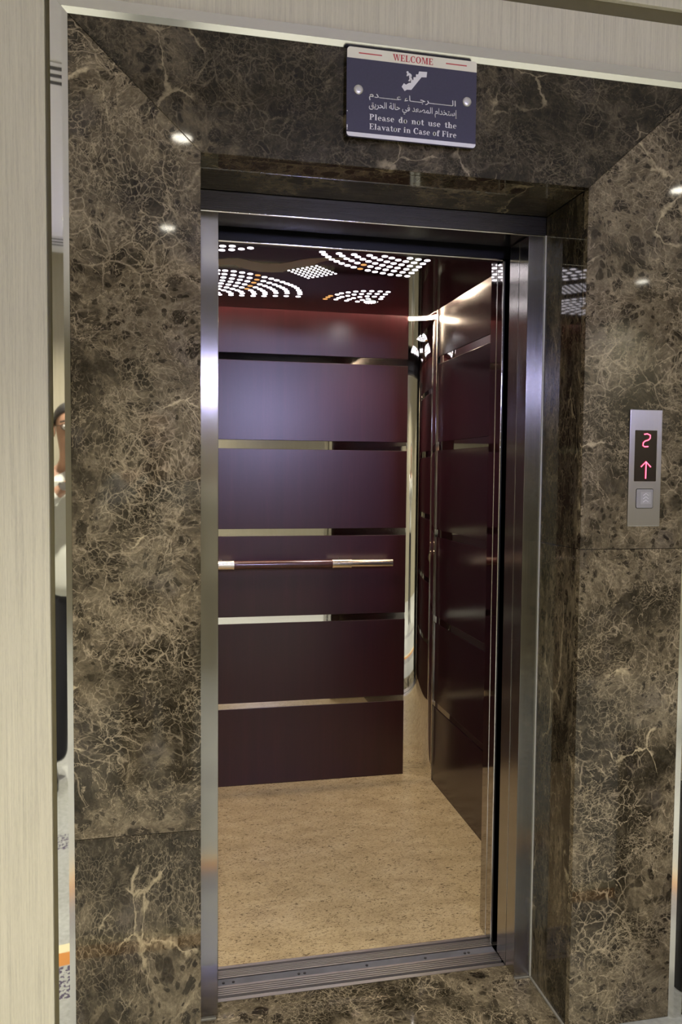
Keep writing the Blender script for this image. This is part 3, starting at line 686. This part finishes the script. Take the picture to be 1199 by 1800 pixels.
# ================================================================== call panel
cpn = thing('call_panel', 'brushed steel lift call panel with red floor display on right marble', 'call panel')
px0, px1, pz0, pz1 = 1.0180, 1.1090, 1.3158, 1.6120
yp = YF-.004
M['panel'] = brushed('call_panel_steel', (.66, .66, .68), .33, grain=.04)
M['disp'] = plain('dark_display_glass', (.018, .010, .010), .10)
M['led'] = emit('red_led', (1.0, .16, .26), 3.0)
M['ledh'] = emit('red_led_halo', (.62, .0, .045), 1.0)  # wider dim strokes imitate the bloom around the lit digit and arrow
M['button'] = plain('grey_button', (.40, .40, .43), .35, .3)
M['buttonl'] = plain('pale_button_cap', (.46, .46, .49), .35)
MB().box(px0, px1, yp, YF-.0002, pz0, pz1).build('face_plate', M['panel'], cpn, .0012)
dx0, dx1, dz0, dz1 = 1.0325, 1.0945, 1.4305, 1.5600
dsp = MB().prism(rounded(dx0, dx1, dz0, dz1, .002), yp-.0006, yp+.001).build('display', M['disp'], cpn)
def zq(px, py): # from the enlarged picture of the panel
    return px0+(px-373)/(330)*(px1-px0)+.0008, pz1-(py-170+ (0))/(1190)*(pz1-pz0)
def stroke(pts, r, name, m, parent, y):
    q = [Vector((a, y, b)) for a, b in pts]
    return MB().tube(q, r, 8).build(name, m, parent)
ledy = yp-.0010
DIG = [zq(*p) for p in ((512, 420), (545, 415), (574, 428), (574, 460), (555, 478), (522, 488), (505, 506), (502, 535), (520, 546), (556, 544))]
stroke(DIG, .0026, 'digit_glow', M['ledh'], dsp, ledy+.0012); stroke(DIG, .0014, 'digit', M['led'], dsp, ledy-.0008)
ar = MB(); ag = MB()
for pts in ([(538, 872), (540, 705)], [(488, 752), (538, 698), (588, 752)]):
    ar.tube([Vector((zq(*p)[0], ledy-.0008, zq(*p)[1])) for p in pts], .0014, 8); ag.tube([Vector((zq(*p)[0], ledy+.0012, zq(*p)[1])) for p in pts], .0027, 8)
ag.build('arrow_glow', M['ledh'], dsp); ar.build('arrow', M['led'], dsp)
bx0, bx1, bz0, bz1 = 1.0405, 1.0870, 1.3630, 1.4105
MB().prism(rounded(bx0-.0014, bx1+.0014, bz0-.0014, bz1+.0014, .004), yp-.0004, yp+.001).build('button_recess', M['black'], cpn)
bt = MB().prism(rounded(bx0, bx1, bz0, bz1, .003), yp-.0022, yp+.001).build('call_button', M['button'], cpn, .001)
MB().box(bx0+.010, bx1-.007, yp-.0036, yp-.002, bz0+.009, bz1-.007).build('button_cap', M['buttonl'], bt, .0008)
ch = MB(); cxm = (bx0+bx1)/2+.0015
for k in range(3):
    zz = bz0+.0145+k*.0085
    ch.tube([(cxm-.0075, yp-.0038, zz), (cxm, yp-.0038, zz+.0055), (cxm+.0075, yp-.0038, zz)], .0009, 6)
ch.build('chevron', M['white'], bt)

# ================================================================== lobby fixtures, out of the frame but mirrored in the polished surfaces
M['dl'] = emit('downlight_glass', DOWN_COL, 45.0)
def downlight(x, y, label):
    t = thing('downlight', label, 'ceiling light', 'lobby downlights')
    lamp_fixture(t, x, y, CEIL-.0005, .036, M['dl'])
    spot('downlight_lamp', (x, y, CEIL-.012), DOWN_W, DOWN_COL, 112, 1.0, .036, t)
for x, y in ((-.086, -1.61), (-.158, -2.77), (2.14, -1.66), (2.95, -3.20), (-2.3, -1.61), (-2.3, -2.77)):
    downlight(x, y, 'round recessed downlight in the white lobby ceiling')
def vent(x0, x1, ys, label):
    t = thing('air_vent', label, 'air vent')
    MB().box(x0-.03, x1+.03, ys[0]-.035, ys[-1]+.035, CEIL-.004, CEIL-.0005).build('frame', M['plaster'], t)
    for y in ys: MB().box(x0, x1, y-.011, y+.011, CEIL-.0055, CEIL-.004).build('slot', M['rubber'], t)
vent(-.75, .35, (-1.285, -1.235, -1.185), 'white slotted ceiling air vent nearest the lift wall')
vent(-.75, .35, (-3.27, -3.21, -3.15), 'white slotted ceiling air vent by the opposite wall')
wl = thing('wall_light', 'oblong bluish white wall light opposite the lift', 'wall light')
MB().box(.52, 1.00, -3.449, -3.40, 1.94, 2.18).build('housing', M['alud'], wl, .004)
M['blue'] = emit('bluish_diffuser', BLUE_COL, BLUE_STRENGTH)
MB().box(.55, .97, -3.400, -3.394, 1.97, 2.15).build('diffuser', M['blue'], wl)
fo = spot('added_flood', (.70, -3.390, 2.06), FLOOD_W, BLUE_COL, 24, .5, .09, wl)  # added spot for the bluish sheen in the car, sparing the wallpaper
fo.rotation_euler = (Vector((.44, .4, 1.55))-Vector((.76, -3.390, 2.06))).to_track_quat('-Z', 'Y').to_euler()
tb = thing('trash_bin', 'black steel waste bin standing right of the lift', 'trash bin')
MB().prism(rounded(1.27, 1.60, -.66, -.31, .03), .0, .60, 'XY').build('body', M['black'], tb, .004)
MB().prism(rounded(1.265, 1.605, -.665, -.305, .03), .60, .625, 'XY').build('rim', M['steel'], tb, .003)

# ================================================================== the photographer, mirrored in the left trim
PX, PY = -.205, -2.262
HX = CAM.x-PX                                   # the hands hold the camera slightly to the figure's right
per = thing('person', 'person in white shirt and black trousers holding a camera, mirrored in left trim', 'person')
M['skin'] = plain('skin', (.42, .24, .16), .5, noise=.08, scale=20)
M['hair'] = plain('black_hair', (.012, .010, .010), .45)
M['shirt'] = plain('white_cotton', (.66, .67, .62), .8, noise=.05, scale=40)
M['trous'] = plain('black_trousers', (.012, .012, .018), .75)
M['shoe'] = plain('black_leather', (.014, .013, .013), .35)
M['lens'] = plain('black_camera_body', (.012, .012, .013), .35)
def skin(name, verts, edges, m, parent, sub=2, extra=None):
    me = bpy.data.meshes.new(name); me.from_pydata([(PX+v[0], PY+v[1], v[2]) for v in verts], edges, []); me.update()
    o = bpy.data.objects.new(name, me); COL.objects.link(o); me.materials.append(m); o.parent = parent
    s = o.modifiers.new('skin', 'SKIN'); s.use_smooth_shade = True; s.branch_smoothing = .6
    for i, v in enumerate(verts):
        r = v[3]; d = me.skin_vertices[0].data[i]; d.radius = r if isinstance(r, tuple) else (r, r); d.use_root = (i == 0)
    if sub:
        q = o.modifiers.new('sub', 'SUBSURF'); q.levels = sub; q.render_levels = sub
    return o
V, E = [], []
def chain(start, pts):
    prev = start
    for p in pts:
        V.append(p); i = len(V)-1
        if prev is not None: E.append((prev, i))
        prev = i
    return prev
chain(None, [(0, 0, .92, (.15, .11))])
ch_ = chain(0, [(0, .0, 1.08, (.135, .10)), (0, -.005, 1.24, (.15, .11)), (0, -.01, 1.38, (.14, .095))])
nk = chain(ch_, [(0, .005, 1.46, .060), (0, .03, 1.515, .055)])
hdv = chain(nk, [(0, .060, 1.56, (.062, .075)), (0, .058, 1.62, (.074, .088)), (0, .045, 1.69, (.076, .092)), (0, .04, 1.735, (.055, .065))])
for s in (-1, 1):
    sh = chain(ch_, [(s*.165, -.01, 1.405, .062)])
    wr = chain(sh, [(s*.235, .02, 1.27, .046), (s*.245, .05, 1.165, .041), (HX*.4+s*.20, .11, 1.28, .036), (HX+s*.125, .165, 1.385, .026)])
    pa = chain(wr, [(HX+s*.096, .192, 1.425, (.020, .026))])
    for k, (dy, dz, ln) in enumerate(((.012, .024, .9), (.020, .010, 1.0), (.022, -.006, .95), (.018, -.020, .75))):
        chain(pa, [(HX+s*.093, .214, 1.430+dz, .0090), (HX+s*.074, .232, 1.432+dz*1.2, .0085), (HX+s*(.072-.026*ln), .232, 1.432+dz*1.2, .0075)])
    chain(pa, [(HX+s*.090, .166, 1.418, .0105), (HX+s*.068, .156, 1.428, .0095), (HX+s*.046, .156, 1.440, .0085)])
    hp = chain(0, [(s*.095, 0, .86, .088)])
    chain(hp, [(s*.105, .02, .50, .056), (s*.110, .00, .30, .048), (s*.112, .0, .10, .036), (s*.118, .05, .045, .034), (s*.124, .13, .032, .028)])
body = skin('body', V, E, M['skin'], per)
# face on the same head: nose, ears, eyes, mouth
fc = MB()
def at(x, y, z): return (PX+x, PY+y, z)
fc.tube([at(0, .135, 1.640), at(0, .158, 1.608), at(0, .140, 1.596)], [.008, .014, .010], 10)
for s in (-1, 1): fc.ball(at(s*.077, .045, 1.628), .03, 12, (.3, .7, 1.05))
fc.build('nose_and_ears', M['skin'], per)
M['eye'] = plain('eye_white', (.7, .68, .66), .2)
for s in (-1, 1):
    e = MB().ball(at(s*.031, .124, 1.640), .0125, 12).build('eye', M['eye'], per)
    MB().ball(at(s*.031, .1335, 1.638), .0055, 10).build('iris', M['hair'], e)
    MB().tube([at(s*.014, .137, 1.662), at(s*.032, .136, 1.667), at(s*.052, .120, 1.662)], .0045, 8).build('eyebrow', M['hair'], per)
M['lip'] = plain('lips', (.30, .12, .10), .5)
MB().tube([at(-.024, .128, 1.572), at(0, .138, 1.573), at(.024, .128, 1.572)], [.003, .006, .003], 8).build('mouth', M['lip'], per)
hair = MB()
n = 22
hv = []
for i in range(12):
    t = .05+1.55*i/11
    for k in range(n):
        a = 2*PI*k/n; fr = max(0, math.sin(a)); tt = min(t, 1.60-.62*fr)
        hv.append(at(.086*math.sin(tt)*math.cos(a), .036+.104*math.sin(tt)*math.sin(a), 1.655+.108*math.cos(tt)))
hair.add(hv, [(i*n+k, (i+1)*n+k, (i+1)*n+(k+1) % n, i*n+(k+1) % n) for i in range(11) for k in range(n)]+[tuple(range(n))], True)
ho = hair.build('hair', M['hair'], per); so = ho.modifiers.new('solid', 'SOLIDIFY'); so.thickness = .012
# shirt, trousers, shoes
V, E = [], []
chain(None, [(0, -.003, 1.24, (.172, .130))])
chain(0, [(0, 0, 1.08, (.165, .125)), (0, .0, .96, (.172, .130)), (0, .0, .835, (.184, .142))])
c2 = chain(0, [(0, -.008, 1.38, (.155, .112)), (0, .003, 1.452, (.085, .08))])
for s in (-1, 1):
    chain(len(V)-0-1 if False else 4, [(s*.170, -.01, 1.405, .076), (s*.238, .02, 1.27, .062), (s*.248, .052, 1.165, .056), (HX*.4+s*.202, .11, 1.28, .048), (HX*.8+s*.146, .150, 1.352, .038)])
skin('shirt', V, E, M['shirt'], per)
V, E = [], []
chain(None, [(0, 0, .93, (.166, .126))])
chain(0, [(0, 0, 1.0, (.160, .120))])
for s in (-1, 1):
    chain(0, [(s*.090, 0, .80, .102), (s*.098, .02, .50, .088), (s*.100, .0, .25, .084), (s*.102, .01, .07, .080)])
skin('trousers', V, E, M['trous'], per)
for s in (-1, 1):
    q = MB()
    for (y, w_, h, zc) in (): pass
    outline = [(-.045, -.06), (-.048, .05), (-.044, .14), (-.022, .195), (.0, .205), (.024, .19), (.046, .13), (.046, .04), (.040, -.06), (0, -.085)]
    lo = [at(s*.120+x*s, y+.035, .004) for x, y in outline]; md = [at(s*.120+x*s, y+.035, .045) for x, y in outline]
    hi = [at(s*.120+x*.72*s, (y*.62)+.02, .088) for x, y in outline]; n = len(outline)
    q.add(lo+md+hi, [tuple(range(n)), tuple(range(2*n, 3*n))]+[(a*n+i, a*n+(i+1) % n, (a+1)*n+(i+1) % n, (a+1)*n+i) for a in (0, 1) for i in range(n)], True)
    q.build('shoe', M['shoe'], per, .004)
# spectacles, wristwatch
gl = MB()
for s in (-1, 1):
    gl.tube([at(s*.031+.019*math.cos(2*PI*k/16), .142, 1.640+.015*math.sin(2*PI*k/16)) for k in range(17)], .0016, 6)
    gl.tube([at(s*.050, .142, 1.646), at(s*.082, .06, 1.646)], .0016, 6)
gl.build('spectacles', M['lens'], per)
wt = MB().tube([at(HX-.137-.030*math.cos(2*PI*k/18), .158+.030*math.sin(2*PI*k/18), 1.372+.012*math.cos(2*PI*k/18)) for k in range(19)], .008, 8, False).build('wristwatch', M['lens'], per)
MB().cyl(at(HX-.150, .185, 1.375), (-.3, .9, .25), .019, .009, 20).build('watch_case', M['panel'], wt)
# the camera in the hands: body behind the viewpoint, lens just below it
cm = thing('camera', 'black hand held camera in the photographer\'s hands', 'camera')
cx_, cy_ = CAM.x, CAM.y
MB().box(cx_-.060, cx_+.060, cy_-.080, cy_-.050, 1.402, 1.476).build('camera_body', M['lens'], cm, .006)
MB().box(cx_-.022, cx_+.022, cy_-.082, cy_-.045, 1.478, 1.500).build('viewfinder_hump', M['lens'], cm, .006)
MB().tube([(cx_, cy_-.050, 1.440), (cx_, cy_-.012, 1.440)], [.028, .026], 24).build('lens_barrel', M['lens'], cm)
MB().cyl((cx_+.04, cy_-.066, 1.478), (0, 0, 1), .007, .006, 16).build('shutter_button', M['panel'], cm)
bpy.context.view_layer.update()
